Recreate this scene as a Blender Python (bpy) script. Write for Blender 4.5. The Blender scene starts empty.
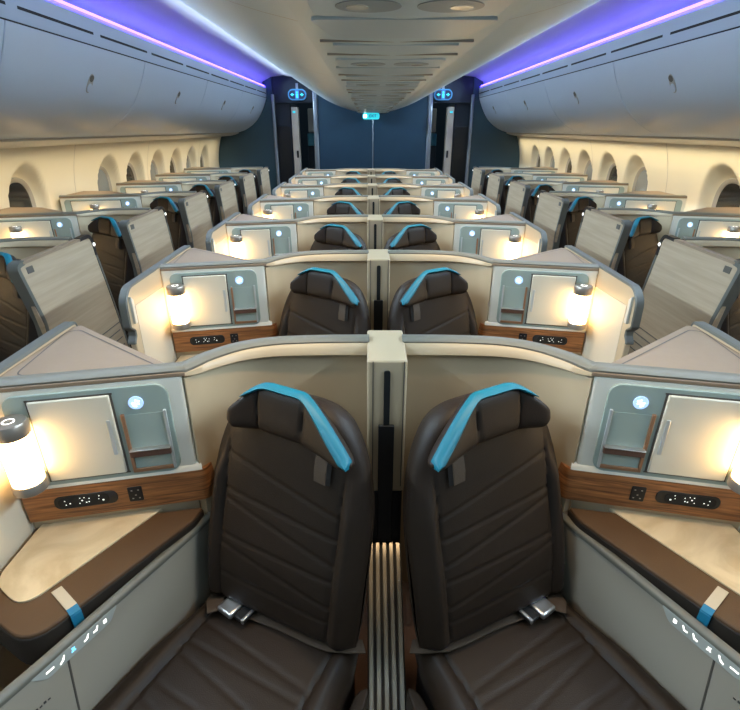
import bpy, bmesh, math, random
from mathutils import Vector, Matrix
random.seed(7)
PI = math.pi
SC = bpy.context.scene
COL = SC.collection
CX = 0.05      # centre line of the seats
CC = 0.09      # centre line of the ceiling
P = 1.05       # row pitch
YB = 9.5       # front bulkhead

# ------------------------------------------------------------------ materials
def nt(name):
    m = bpy.data.materials.new(name); m.use_nodes = True
    return m, m.node_tree, m.node_tree.nodes['Principled BSDF']

def mat(name, col, rough=0.5, metal=0.0, noise=0.0, nscale=40, bump=0.0, bscale=200, coat=0.0, spec=0.5):
    m, t, b = nt(name)
    b.inputs['Base Color'].default_value = (*col, 1)
    b.inputs['Roughness'].default_value = rough
    b.inputs['Metallic'].default_value = metal
    b.inputs['Specular IOR Level'].default_value = spec
    b.inputs['Coat Weight'].default_value = coat
    tc = t.nodes.new('ShaderNodeTexCoord')
    if noise > 0:
        n = t.nodes.new('ShaderNodeTexNoise'); n.inputs['Scale'].default_value = nscale; n.inputs['Detail'].default_value = 4
        t.links.new(tc.outputs['Object'], n.inputs['Vector'])
        r = t.nodes.new('ShaderNodeMapRange'); r.inputs[3].default_value = 1 - noise; r.inputs[4].default_value = 1 + noise
        t.links.new(n.outputs['Fac'], r.inputs[0])
        mx = t.nodes.new('ShaderNodeMix'); mx.data_type = 'RGBA'; mx.blend_type = 'MULTIPLY'
        mx.inputs[0].default_value = 1; mx.inputs[6].default_value = (*col, 1)
        t.links.new(r.outputs[0], mx.inputs[7]); t.links.new(mx.outputs[2], b.inputs['Base Color'])
    if bump > 0:
        n = t.nodes.new('ShaderNodeTexNoise'); n.inputs['Scale'].default_value = bscale; n.inputs['Detail'].default_value = 3
        t.links.new(tc.outputs['Object'], n.inputs['Vector'])
        bp = t.nodes.new('ShaderNodeBump'); bp.inputs['Strength'].default_value = bump; bp.inputs['Distance'].default_value = 0.002
        t.links.new(n.outputs['Fac'], bp.inputs['Height']); t.links.new(bp.outputs[0], b.inputs['Normal'])
    return m

def emat(name, col, strength):
    m, t, b = nt(name)
    b.inputs['Base Color'].default_value = (*[min(1, c) for c in col], 1)
    b.inputs['Emission Color'].default_value = (*col, 1)
    b.inputs['Emission Strength'].default_value = strength
    return m

def wood_mat():
    m, t, b = nt('walnut_wood')
    tc = t.nodes.new('ShaderNodeTexCoord'); mp = t.nodes.new('ShaderNodeMapping')
    mp.inputs['Scale'].default_value = (3, 3, 60)
    t.links.new(tc.outputs['Object'], mp.inputs['Vector'])
    n = t.nodes.new('ShaderNodeTexNoise'); n.inputs['Scale'].default_value = 2.0; n.inputs['Detail'].default_value = 6; n.inputs['Distortion'].default_value = 1.2
    t.links.new(mp.outputs[0], n.inputs['Vector'])
    r = t.nodes.new('ShaderNodeValToRGB')
    r.color_ramp.elements[0].position = .3; r.color_ramp.elements[0].color = (.12, .045, .018, 1)
    r.color_ramp.elements[1].position = .7; r.color_ramp.elements[1].color = (.50, .20, .065, 1)
    t.links.new(n.outputs['Fac'], r.inputs[0]); t.links.new(r.outputs[0], b.inputs['Base Color'])
    b.inputs['Roughness'].default_value = .42
    return m

def marble_mat():
    m, t, b = nt('cream_marble')
    tc = t.nodes.new('ShaderNodeTexCoord')
    n = t.nodes.new('ShaderNodeTexNoise'); n.inputs['Scale'].default_value = 6; n.inputs['Detail'].default_value = 8; n.inputs['Distortion'].default_value = 1.6
    t.links.new(tc.outputs['Object'], n.inputs['Vector'])
    r = t.nodes.new('ShaderNodeValToRGB')
    e = r.color_ramp.elements; e[0].position = .38; e[0].color = (.56, .44, .27, 1); e[1].position = .55; e[1].color = (.68, .56, .37, 1)
    t.links.new(n.outputs['Fac'], r.inputs[0]); t.links.new(r.outputs[0], b.inputs['Base Color'])
    b.inputs['Roughness'].default_value = .35
    return m

def panel_mat(name, c1, c2, scale=(1, 60, 60), rough=.7):
    # fabric panel with fine horizontal-ish streaks
    m, t, b = nt(name)
    tc = t.nodes.new('ShaderNodeTexCoord'); mp = t.nodes.new('ShaderNodeMapping')
    mp.inputs['Rotation'].default_value = (.22, 0, 0); mp.inputs['Scale'].default_value = (1, 1.5, 34)
    t.links.new(tc.outputs['Object'], mp.inputs['Vector'])
    n = t.nodes.new('ShaderNodeTexNoise'); n.inputs['Scale'].default_value = 1.6; n.inputs['Detail'].default_value = 3
    t.links.new(mp.outputs[0], n.inputs['Vector'])
    r = t.nodes.new('ShaderNodeValToRGB')
    e = r.color_ramp.elements; e[0].position = .35; e[0].color = (*c1, 1); e[1].position = .65; e[1].color = (*c2, 1)
    t.links.new(n.outputs['Fac'], r.inputs[0]); t.links.new(r.outputs[0], b.inputs['Base Color'])
    bp = t.nodes.new('ShaderNodeBump'); bp.inputs['Strength'].default_value = .25; bp.inputs['Distance'].default_value = .003
    t.links.new(n.outputs['Fac'], bp.inputs['Height']); t.links.new(bp.outputs[0], b.inputs['Normal'])
    b.inputs['Roughness'].default_value = rough
    return m

M = {}
M['shell'] = mat('cream_shell', (.50, .385, .25), .45, noise=.04, nscale=8)
M['rim'] = mat('satin_rim', (.17, .16, .13), .5, metal=.0)
M['console'] = mat('pale_console', (.74, .71, .62), .38)
M['sidewall'] = mat('grey_beige_panel', (.40, .35, .28), .42)
M['top'] = mat('taupe_top', (.27, .19, .125), .5, noise=.05, nscale=60)
M['groove'] = mat('groove', (.10, .085, .07), .6)
M['inset'] = mat('sage_inset', (.33, .40, .36), .45)
M['door'] = mat('pale_door', (.70, .65, .53), .33)
M['handle'] = mat('door_handle_grey', (.52, .55, .55), .3, metal=.3)
M['wood'] = wood_mat()
M['copper'] = mat('copper_edge', (.38, .21, .12), .35, metal=.5)
M['black'] = mat('black_plastic', (.012, .012, .013), .35)
M['blackmatte'] = mat('black_recess', (.006, .006, .006), .7)
M['leather'] = mat('brown_leather', (.023, .0128, .0072), .50, spec=.32, noise=.10, nscale=14, bump=.25, bscale=420)
M['seam'] = mat('dark_stitching', (.012, .008, .006), .6)
M['pad'] = mat('padded_brown', (.085, .040, .013), .6, bump=.35, bscale=900)
M['padside'] = mat('padded_dark_side', (.022, .015, .010), .65, bump=.3, bscale=900)
M['teal'] = mat('teal_band', (.0, .15, .215), .5)
M['tealstrap'] = mat('teal_strap', (.01, .19, .33), .5)
M['strap'] = mat('pale_strap', (.50, .44, .33), .5)
M['webbing'] = mat('seatbelt_webbing', (.075, .048, .03), .6, bump=.5, bscale=500)
M['chrome'] = mat('brushed_metal', (.62, .60, .58), .28, metal=.9)
M['lampcap'] = mat('lamp_cap_metal', (.34, .30, .26), .35, metal=.7)
M['marble'] = marble_mat()
M['wing'] = panel_mat('taupe_wing_fabric', (.38, .285, .19), (.44, .335, .23))
M['wingedge'] = mat('wing_edge_metal', (.12, .12, .105), .5, metal=.1)
M['slat'] = mat('wing_slats', (.33, .28, .235), .6)
M['wall'] = mat('cream_wall', (.70, .65, .52), .5)
M['rail'] = mat('wall_rail', (.60, .54, .46), .3)
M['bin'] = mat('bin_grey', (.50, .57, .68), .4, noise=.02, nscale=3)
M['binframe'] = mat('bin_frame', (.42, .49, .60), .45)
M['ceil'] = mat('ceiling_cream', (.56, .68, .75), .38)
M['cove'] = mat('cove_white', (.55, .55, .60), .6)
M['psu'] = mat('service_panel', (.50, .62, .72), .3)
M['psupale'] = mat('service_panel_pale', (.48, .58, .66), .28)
M['psushade'] = mat('service_recess_shade', (.28, .34, .40), .35)  # darker tone paints recess shading onto the flush reading light ovals
M['navy'] = mat('navy_bulkhead', (.011, .046, .085), .5, noise=.15, nscale=5)
M['navydark'] = mat('dark_monument', (.012, .020, .032), .45)
M['slate'] = mat('slate_bulkhead', (.022, .060, .085), .45, noise=.25, nscale=1.2)
M['silver'] = mat('silver_trim', (.28, .32, .37), .35, metal=.6)
M['carpet'] = mat('brown_carpet', (.16, .085, .055), .95, noise=.35, nscale=220, bump=.6, bscale=600)
M['glass'] = mat('dark_window_glass', (.02, .018, .016), .12, spec=.8)
M['glassgrey'] = mat('dimmed_window_glass', (.20, .22, .23), .2, spec=.8)
M['frame'] = mat('window_frame_grey', (.36, .34, .31), .4)
M['lamp'] = emat('lamp_glow', (1.0, .66, .30), 13.0)
M['led'] = emat('blue_led', (.12, .07, 1.0), 9.0)
M['badge'] = emat('lit_badge', (.42, .60, .95), .75)
M['glyph'] = emat('lit_glyph', (1.0, .98, .92), 2.0)
M['glyphdim'] = emat('button_glow', (.9, .95, .92), .8)
M['glyphblue'] = emat('lit_glyph_blue', (.15, .65, 1.0), 2.0)
M['signblue'] = emat('sign_blue', (.04, .18, .5), .4)
M['signring'] = emat('sign_ring', (.03, .16, .36), .45)
M['signdark'] = mat('sign_dark', (.01, .02, .06), .4)
M['exit'] = emat('exit_cyan', (.03, .50, .60), 1.0)
M['exitlamp'] = emat('exit_lamp', (.85, 1, 1), 5.0)
M['galley'] = mat('galley_cream', (.55, .48, .40), .4)
M['galleyteal'] = mat('galley_teal', (.05, .22, .28), .4)
M['track'] = mat('ribbed_metal', (.50, .44, .36), .33, metal=.55)
M['trackgap'] = mat('rib_gap', (.03, .025, .02), .6)
M['ink'] = mat('printed_ink', (.05, .045, .04), .6)
M['spotglass'] = mat('reading_light_glass', (.75, .74, .68), .15)

# ------------------------------------------------------------------ mesh building
class MB:
    def __init__(s): s.v = []; s.f = []; s.m = []
    def add(s, vs, fs, mi=0):
        o = len(s.v); s.v += [tuple(v) for v in vs]
        for f in fs: s.f.append(tuple(o + i for i in f)); s.m.append(mi)
        return s
    def box(s, c, size, R=None, mi=0):
        hx, hy, hz = [d / 2 for d in size]
        vs = [Vector((x, y, z)) for x in (-hx, hx) for y in (-hy, hy) for z in (-hz, hz)]
        if R is not None: vs = [R @ v for v in vs]
        vs = [v + Vector(c) for v in vs]
        return s.add(vs, [(0, 1, 3, 2), (4, 6, 7, 5), (0, 4, 5, 1), (2, 3, 7, 6), (0, 2, 6, 4), (1, 5, 7, 3)], mi)
    def prism(s, poly, fn, a, b, mi=0):
        # poly: 2D outline, fn(u,v,w)->3D point, extruded between w=a and w=b
        n = len(poly)
        vs = [fn(u, v, a) for u, v in poly] + [fn(u, v, b) for u, v in poly]
        fs = [tuple(range(n)), tuple(range(2 * n - 1, n - 1, -1))]
        fs += [(i, i + n, (i + 1) % n + n, (i + 1) % n) for i in range(n)]
        return s.add(vs, fs, mi)
    def cyl(s, a, b, r1, r2=None, n=24, caps=True, mi=0):
        a = Vector(a); b = Vector(b); r2 = r1 if r2 is None else r2
        d = (b - a).normalized(); u = d.orthogonal().normalized(); w = d.cross(u)
        vs = []
        for p, r in ((a, r1), (b, r2)):
            for i in range(n):
                t = 2 * PI * i / n; vs.append(p + (u * math.cos(t) + w * math.sin(t)) * r)
        fs = [(i, (i + 1) % n, (i + 1) % n + n, i + n) for i in range(n)]
        if caps: fs += [tuple(range(n - 1, -1, -1)), tuple(range(n, 2 * n))]
        return s.add(vs, fs, mi)
    def lathe(s, base, prof, n=28, mi=0):
        # prof list of (r,z) ; closed with caps where r>0 at ends
        vs = []
        for r, z in prof:
            for i in range(n):
                t = 2 * PI * i / n; vs.append((base[0] + r * math.cos(t), base[1] + r * math.sin(t), base[2] + z))
        fs = []
        for k in range(len(prof) - 1):
            for i in range(n):
                fs.append((k * n + i, k * n + (i + 1) % n, (k + 1) * n + (i + 1) % n, (k + 1) * n + i))
        fs.append(tuple(range(n - 1, -1, -1))); L = (len(prof) - 1) * n; fs.append(tuple(range(L, L + n)))
        return s.add(vs, fs, mi)
    def grid(s, rows, mi=0, closed=False):
        nr = len(rows); nc = len(rows[0])
        vs = [p for r in rows for p in r]; fs = []
        for i in range(nr - 1):
            for j in range(nc if closed else nc - 1):
                j2 = (j + 1) % nc
                fs.append((i * nc + j, i * nc + j2, (i + 1) * nc + j2, (i + 1) * nc + j))
        return s.add(vs, fs, mi)
    def sweep(s, path, prof, mi=0, z=0, prof2=None):
        # path: 2D points (x,y); prof: closed 2D outline (offset to the left of travel, height)
        n = len(path); rows = []
        for i, p in enumerate(path):
            a = Vector(path[max(i - 1, 0)]); b = Vector(path[min(i + 1, n - 1)])
            d = (b - a).normalized(); nrm = Vector((-d.y, d.x))
            pr = prof
            if prof2:
                t = i / (n - 1); t = t * t; pr = [(a_[0] * (1 - t) + b_[0] * t, a_[1] * (1 - t) + b_[1] * t) for a_, b_ in zip(prof, prof2)]
            rows.append([(p[0] + nrm.x * o, p[1] + nrm.y * o, z + h) for o, h in pr])
        s.grid(rows, mi, closed=True)
        k = len(prof); o = len(s.v)
        s.v += [tuple(q) for q in rows[0]] + [tuple(q) for q in rows[-1]]
        s.f += [tuple(o + i for i in range(k - 1, -1, -1)), tuple(o + k + i for i in range(k))]; s.m += [mi, mi]
        return s

def rrect(x0, y0, x1, y1, r, n=5):
    pts = []
    for cx, cy, a0 in ((x1 - r, y1 - r, 0), (x0 + r, y1 - r, 90), (x0 + r, y0 + r, 180), (x1 - r, y0 + r, 270)):
        for i in range(n + 1):
            t = math.radians(a0 + 90 * i / n); pts.append((cx + r * math.cos(t), cy + r * math.sin(t)))
    return pts

def rpoly(pts, r, n=4):
    # round the corners of a polygon
    out = []; N = len(pts)
    for i, p in enumerate(pts):
        rr = r[i] if isinstance(r, (list, tuple)) else r
        p = Vector(p); a = Vector(pts[i - 1]) - p; b = Vector(pts[(i + 1) % N]) - p
        if rr <= 0: out.append(tuple(p)); continue
        q = min(rr, a.length * .49, b.length * .49)
        A = p + a.normalized() * q; B = p + b.normalized() * q
        for k in range(n + 1):
            t = k / n; out.append(tuple(A * (1 - t) ** 2 + p * 2 * t * (1 - t) + B * t * t))
    return out

def smooth_path(pts, n=8):
    out = []
    P_ = [Vector(p) for p in pts]; P_ = [P_[0] * 2 - P_[1]] + P_ + [P_[-1] * 2 - P_[-2]]
    for i in range(1, len(P_) - 2):
        for k in range(n):
            t = k / n
            p = .5 * ((2 * P_[i]) + (-P_[i - 1] + P_[i + 1]) * t + (2 * P_[i - 1] - 5 * P_[i] + 4 * P_[i + 1] - P_[i + 2]) * t * t + (-P_[i - 1] + 3 * P_[i] - 3 * P_[i + 1] + P_[i + 2]) * t ** 3)
            out.append(tuple(p))
    out.append(tuple(P_[-2])); return out

def link_mesh(name, mb, mats, parent=None, base=(0, 0, 0), s=1, smooth=35, bevel=0, segs=2):
    me = bpy.data.meshes.new(name)
    vs = [((x - base[0]) * s, y - base[1], z - base[2]) for x, y, z in mb.v]
    fs = [tuple(reversed(f)) if s < 0 else f for f in mb.f]
    me.from_pydata(vs, [], fs)
    if not isinstance(mats, (list, tuple)): mats = [mats]
    for m in mats: me.materials.append(m)
    for p, mi in zip(me.polygons, mb.m): p.material_index = mi
    bm = bmesh.new(); bm.from_mesh(me)
    bmesh.ops.remove_doubles(bm, verts=bm.verts, dist=1e-5)
    bmesh.ops.recalc_face_normals(bm, faces=bm.faces)
    bm.to_mesh(me); bm.free()
    if smooth:
        me.polygons.foreach_set('use_smooth', [True] * len(me.polygons))
        me.set_sharp_from_angle(angle=math.radians(smooth))
    o = bpy.data.objects.new(name, me); COL.objects.link(o)
    if parent: o.parent = parent
    if bevel:
        b = o.modifiers.new('bevel', 'BEVEL'); b.width = bevel; b.segments = segs; b.limit_method = 'ANGLE'; b.angle_limit = math.radians(40)
        b.harden_normals = False
    return o

def thing(name, loc, rz=0):
    o = bpy.data.objects.new(name, None); o.empty_display_size = .1; COL.objects.link(o)
    o.location = loc; o.rotation_euler = (0, 0, rz); return o
def tag(o, label, cat, group=None):
    o['label'] = label; o['category'] = cat
    if group: o['group'] = group
    return o
def struct(o): o['kind'] = 'structure'; return o
def kids(o): return [c for c in COL.objects if c.parent == o]
def copy_tree(o, parent=None, ch=None):
    c = o.copy(); COL.objects.link(c)
    if parent: c.parent = parent; c.matrix_parent_inverse = o.matrix_parent_inverse.copy()
    for k in kids(o): copy_tree(k, c)
    return c

# ------------------------------------------------------------------ suite (coordinates of a suite left of the divider; s=-1 mirrors)
A = Vector((-.49, 1.06)); B = Vector((-.915, .97))
FD = (B - A).normalized(); FN = Vector((FD.y, -FD.x)) * 1.0     # FN points toward the sitter / camera
if FN.y > 0: FN = -FN
def face(u, h, w=0):          # u metres from the inner corner along the console front, w metres out of it
    p = A + FD * u + FN * w
    return (p.x, p.y, h)
FL = (B - A).length

def make_console(s, window=False):
    base = (-.72, 1.10, 0)
    root = thing('suite_console', (0, 0, 0))
    def part(name, mb, m, parent=None, **k):
        return link_mesh(name, mb, m, parent or root, base, s, **k)
    H = 1.19
    ext = .22 if window else 0
    # --- rear shell: swept wall with a broad rounded rim
    x0 = .0 if not window else -.02
    path = smooth_path([(x0 - .045, 1.238), (-.18, 1.235), (-.30, 1.222), (-.38, 1.19), (-.44, 1.135), (-.474, 1.085), (-.492, 1.060)], 7)
    mb = MB(); mb.sweep(path, [(-.03, .28), (.0, .28), (.0, H - .02), (-.03, H - .02)])
    part('shell_wall', mb, M['shell'], smooth=60)
    front = [tuple(A + FD * d - FN * .004) for d in (.03, .10, .2, .3, FL + ext)]
    rp = path[:-1] + front
    mb = MB(); mb.sweep(path, [(-.030, H + .003), (-.006, H + .005), (.014, H - .010), (.018, H - .030), (.006, H - .036), (-.03, H - .036)], prof2=[(-.030, H - .002), (-.010, H), (.001, H - .004), (.002, H - .012), (.0, H - .014), (-.03, H - .02)])
    part('shell_rim', mb, M['shell'], smooth=50)
    rp2_ = [tuple(Vector(p) - Vector((0, .0))) for p in rp]
    mb = MB(); mb.sweep(rp2_, [(-.036, H - .02), (-.036, H + .004), (-.030, H + .011), (-.004, H + .009), (.003, H + .003), (.001, H - .006), (-.016, H - .008), (-.016, H - .02)])
    part('rim_edge', mb, M['rim'], smooth=60)
    # --- console body with triangular top
    Bx = B + FD * ext
    if window:
        foot = [tuple(A), tuple(Bx), (-1.16, 1.06), (-1.16, 1.38), (-.92, 1.38)]
    else:
        foot = [tuple(A), tuple(B), (-.935, 1.01), (-.935, 1.345), (-.90, 1.37)]
    fn = lambda u, v, w: (u, v, w)
    mb = MB(); mb.prism(rpoly(foot, [.02, .0, .0, .02, .02]), fn, .905, H - .012)
    part('console_body', mb, M['console'], bevel=.004)
    mb = MB(); foot_low = [tuple(A + FD * .02 - FN * .01), tuple(Bx - FN * .01), foot[2], foot[3], foot[4]]
    mb.prism(foot_low, fn, .30, .82)
    part('lower_cabinet', mb, M['shell'], bevel=.003)
    # top panel (taupe) with groove line
    cen = Vector((sum(p[0] for p in foot) / 5, sum(p[1] for p in foot) / 5))
    tp = [tuple(cen + (Vector(p) - cen) * 1.005) for p in foot]
    mb = MB(); mb.prism(tp, fn, H - .013, H - .002)
    t = part('console_top', mb, M['top'], bevel=.002)
    ins = [tuple(cen + (Vector(p) - cen) * .80 + Vector((0, .008))) for p in [foot[0], foot[1] if window else (-.90, 1.0), foot[3], foot[4]]]
    gl = rpoly(ins, .03); mb = MB()
    n = len(gl)
    for i in range(n):
        a = Vector(gl[i]); b = Vector(gl[(i + 1) % n]); d = (b - a)
        if d.length < 1e-6: continue
        d.normalize(); q = Vector((-d.y, d.x)) * .0018
        mb.add([(a.x - q.x, a.y - q.y, H - .0012), (a.x + q.x, a.y + q.y, H - .0012), (b.x + q.x, b.y + q.y, H - .0012), (b.x - q.x, b.y - q.y, H - .0012)], [(0, 1, 2, 3)])
    part('top_groove', mb, M['groove'], t)
    # --- front face pieces
    mb = MB(); mb.prism(rrect(.045, .912, FL - .03 + ext, 1.166, .03), face, -.002, .006)
    part('front_panel', mb, M['inset'], bevel=.002)
    mb = MB(); mb.prism([(.175, .928), (.350 + ext, .928), (.350 + ext, 1.150), (.175, 1.150)], face, .004, .013)
    d = part('cabinet_door', mb, M['door'], bevel=.003)
    mb = MB(); mb.prism(rrect(.184, .985, .194, 1.085, .004), face, .012, .0145)
    part('door_handle', mb, M['handle'], d, bevel=.0015)
    mb = MB()   # gap line around door
    for q in ((.170, .924, .175, 1.154), (.350 + ext, .924, .354 + ext, 1.154), (.168, 1.150, .355 + ext, 1.154), (.168, .924, .355 + ext, .928)):
        mb.prism([(q[0], q[1]), (q[2], q[1]), (q[2], q[3]), (q[0], q[3])], face, .005, .0075)
    part('door_gap', mb, M['groove'], d)
    # nook: frame, recessed back, shelf
    mb = MB(); mb.prism([(.062, .928), (.157, .928), (.157, 1.090), (.062, 1.090)], face, .0045, .007)
    nk = part('storage_nook', mb, M['inset'])
    mb = MB()
    mb.prism([(.152, .926), (.160, .926), (.160, 1.094), (.152, 1.094)], face, .005, .012)
    mb.prism([(.062, .924), (.160, .924), (.160, .934), (.062, .934)], face, .005, .012)
    part('nook_edge', mb, M['copper'], nk, bevel=.001)
    mb = MB(); mb.prism([(.056, .926), (.063, .926), (.063, 1.096), (.056, 1.096)], face, .005, .012)
    part('nook_side', mb, M['handle'], nk, bevel=.001)
    mb = MB(); mb.prism([(.060, .974), (.156, .974), (.156, .992), (.060, .992)], face, .005, .020)
    mb.prism([(.060, .992), (.156, .992), (.156, .995), (.060, .995)], face, .005, .023, mi=1)
    part('nook_ledge', mb, [mat_brown, M['chrome']], nk, bevel=.001)
    # lit round badge
    mb = MB(); circ = [(.120 + .017 * math.cos(2 * PI * i / 24), 1.122 + .017 * math.sin(2 * PI * i / 24)) for i in range(24)]
    mb.prism(circ, face, .006, .009)
    bd = part('round_badge', mb, M['badge']); 
    mb = MB()
    for (ua, ha, ub, hb) in ((.111, 1.126, .121, 1.129), (.112, 1.119, .129, 1.122), (.119, 1.113, .127, 1.115)):
        q = [(ua, ha - .0017), (ub, hb - .0017), (ub, hb + .0017), (ua, ha + .0017)]
        mb.prism(q, face, .009, .0098)
    part('badge_mark', mb, M['glyph'], bd)
    mb = MB(); mb.prism([(.07, .899), (.155, .899), (.155, .902), (.07, .902)], face, .0005, .004)
    part('card_slot', mb, M['inset'])
    # pale lip beneath the inset + wood fascia wrapping the inner corner
    wp = [tuple(A + Vector((.020, .035))), tuple(A + FD * .004 + FN * .003 + Vector((.012, .004))), tuple(A + FD * .03 + FN * .006), tuple(A + FD * .12 + FN * .006), tuple(A + FD * (FL + ext - .005) + FN * .006)]
    wp = smooth_path(wp, 6)
    mb = MB(); mb.sweep(wp, [(-.03, .806), (.0, .806), (.002, .86), (.0, .904), (-.03, .904)])
    part('wood_fascia', mb, M['wood'], smooth=50)
    mb = MB(); mb.sweep(wp[7:], [(-.03, .904), (.001, .904), (-.001, .914), (-.010, .922), (-.03, .922)])
    part('fascia_lip', mb, M['console'], smooth=60)
    face2 = lambda u, h, w: face(u, h, w - .009)
    # control panel
    mb = MB(); mb.prism(rrect(.212, .836, .362, .876, .017), face2, .015, .0185)
    cp = part('control_panel', mb, M['black'], bevel=.0015)
    mb = MB(); mb.prism(rrect(.232, .840, .352, .872, .014), face2, .0183, .0195)
    part('touch_display', mb, M['blackmatte'], cp)
    mb = MB(); random.seed(3)
    for u, h, r in ((.336, .862, .0022), (.325, .853, .0026), (.335, .850, .002), (.300, .866, .002), (.290, .866, .002), (.296, .858, .003), (.303, .850, .002), (.287, .851, .0026), (.279, .862, .002), (.281, .852, .0022), (.255, .866, .0022), (.247, .852, .0035), (.257, .857, .0018)):
        r *= .6; mb.prism([(u - r, h - r), (u + r, h - r), (u + r, h + r), (u - r, h + r)], face2, .0194, .0199)
    part('button_lights', mb, M['glyphdim'], cp)
    mb = MB(); mb.prism(rrect(.152, .832, .187, .878, .004), face2, .015, .018)
    sk = part('power_socket', mb, M['black'], bevel=.001)
    mb = MB()
    for u, h in ((.161, .867), (.177, .867), (.161, .842), (.177, .842), (.169, .852)):
        mb.prism([(u - .002, h - .0015), (u + .002, h - .0015), (u + .002, h + .0015), (u - .002, h + .0015)], face2, .018, .0186)
    part('socket_holes', mb, M['frame'], sk)
    # --- aisle-side wing
    if not window:
        yz = [(1.375, .42), (1.375, H + .004), (1.30, H + .006), (.685, H), (.645, H - .04), (.642, 1.055), (.670, 1.035), (.670, 1.01), (.652, .99), (.67, .42)]
        yz = rpoly(yz, [0, .012, .03, .03, .02, .006, .006, .006, .006, 0])
        fx = lambda u, v, w: (w, u, v)
        mb = MB(); mb.prism(yz, fx, -.940, -.918); part('wing_panel', mb, M['shell'], bevel=.003)
        # metal edge following the outline
        eg = MB(); pts = yz[1:]
        ys = [Vector(p) for p in pts if p[1] > .45]
        rows = []
        for i, p in enumerate(ys):
            a = ys[max(0, i - 1)]; b = ys[min(len(ys) - 1, i + 1)]; dd = (b - a).normalized(); nn = Vector((dd.y, -dd.x))
            o1 = p - nn * .004; o2 = p + nn * .007
            if (o1 - Vector((1.0, .8))).length > (o2 - Vector((1.0, .8))).length: o1, o2 = p + nn * .004, p - nn * .007
            rows.append([(-.946, o1.x, o1.y), (-.946, o2.x, o2.y), (-.920, o2.x, o2.y), (-.916, (o1.x + o2.x) / 2, (o1.y + o2.y) / 2), (-.920, o1.x, o1.y)])
        eg.grid(rows, closed=True); part('wing_edge', eg, M['wingedge'], smooth=50)
        mb = MB(); mb.prism([(.70, .60), (1.28, .60), (1.28, 1.10), (.70, 1.12)], fx, -.919, -.9165)
        part('wing_lining', mb, mat_lining, bevel=.001)
        mb = MB(); mb.prism([(.662, 1.06), (.680, 1.06), (.680, 1.15), (.662, 1.165)], fx, -.9185, -.908)
        part('wing_latch', mb, M['handle'], bevel=.002)
    # --- seat-side armrest wall with rim and lit glyphs
    w0 = Vector((-.500, 1.039)); w1 = Vector((-.755, .554)); wd = (w1 - w0).normalized(); wl = (w1 - w0).length
    wn = Vector((-wd.y, wd.x))
    if wn.x < 0: wn = -wn        # toward the seat
    HR = .75; U0 = .318
    sw = smooth_path([tuple(A + Vector((.008, .03))), tuple(w0 + wd * .03), tuple(w0 + wd * .12), tuple(w0 + wd * .35), tuple(w1 - wd * .06), tuple(w1 + Vector((-.035, -.05))), tuple(w1 + Vector((-.09, -.085)))], 6)
    mb = MB(); mb.sweep(sw, [(.0, .10), (.012, .10), (.012, HR - .01), (.0, HR - .01)])
    part('side_wall', mb, M['sidewall'], smooth=50)
    rows_h = []
    mb = MB(); mb.sweep(sw, [(-.002, HR - .014), (.014, HR - .014), (.017, HR - .004), (.014, HR + .003), (.0, HR + .005), (-.004, HR)])
    part('side_rim', mb, M['rim'], smooth=60)
    # riser of the shell beside the seat (from the armrest up to the wood fascia)
    def side(u, h, w=0):
        p = w0 + wd * u + wn * (w + .0125); return (p.x, p.y, h)
    mb = MB(); mb.prism(rpoly([(U0 - .035, .739), (U0 - .012, .708), (U0 + .135, .708), (U0 + .16, .739)], [.006, .01, .01, .006]), side, -.002, .003)
    gs = part('lit_control_strip', mb, mat_strip, bevel=.001)
    for i, u in enumerate([U0 + q_ for q_ in (0, .022, .044, .074, .098, .124)]):
        mb = MB(); h = .724
        if i == 0: q = [[(u - .006, h - .006), (u + .006, h - .006), (u + .006, h + .006), (u - .006, h + .006)]]
        elif i == 5: q = [[(u - .013, h - .002), (u + .013, h - .002), (u + .013, h + .002), (u - .013, h + .002)]]
        elif i == 3: q = [[(u - .008, h - .006), (u - .003, h - .006), (u + .006, h + .007), (u + .001, h + .007)], [(u - .006, h + .006), (u - .001, h + .006), (u + .008, h - .005), (u + .003, h - .006)]]
        else: q = [[(u - .010, h + .007), (u - .006, h + .008), (u + .001, h - .003), (u - .003, h - .006)], [(u - .003, h - .006), (u + .011, h - .004 - .002 * i), (u + .011, h - .000 - .002 * i), (u - .001, h - .002)]]
        for k in q: mb.prism([((u_ - u) * .62 + u, (h_ - h) * .8 + h) for u_, h_ in k], side, .003, .0036)
        part('seat_glyph', mb, M['glyphblue'] if (i == 3 and s > 0) else M['glyph'], gs)
    mb = MB(); mb.prism([(.462, .10), (.466, .10), (U0 + .090, .708), (U0 + .086, .708)], side, -.001, .0012); part('side_seam', mb, M['groove'])
    mb = MB(); random.seed(5)
    for i in range(9):
        u = U0 + .14 + i * .0085; hh = random.choice((.004, .0055, .003))
        mb.prism([(u, .655), (u + .005, .655), (u + .005, .655 + hh), (u, .655 + hh)], side, .0, .0012)
    part('small_print', mb, M['ink'])
    return root, base

mat_brown = mat('brown_ledge', (.12, .06, .04), .4)
mat_lining = mat('pale_wing_lining', (.60, .52, .40), .5)
mat_strip = mat('translucent_strip', (.45, .46, .42), .35)

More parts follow.
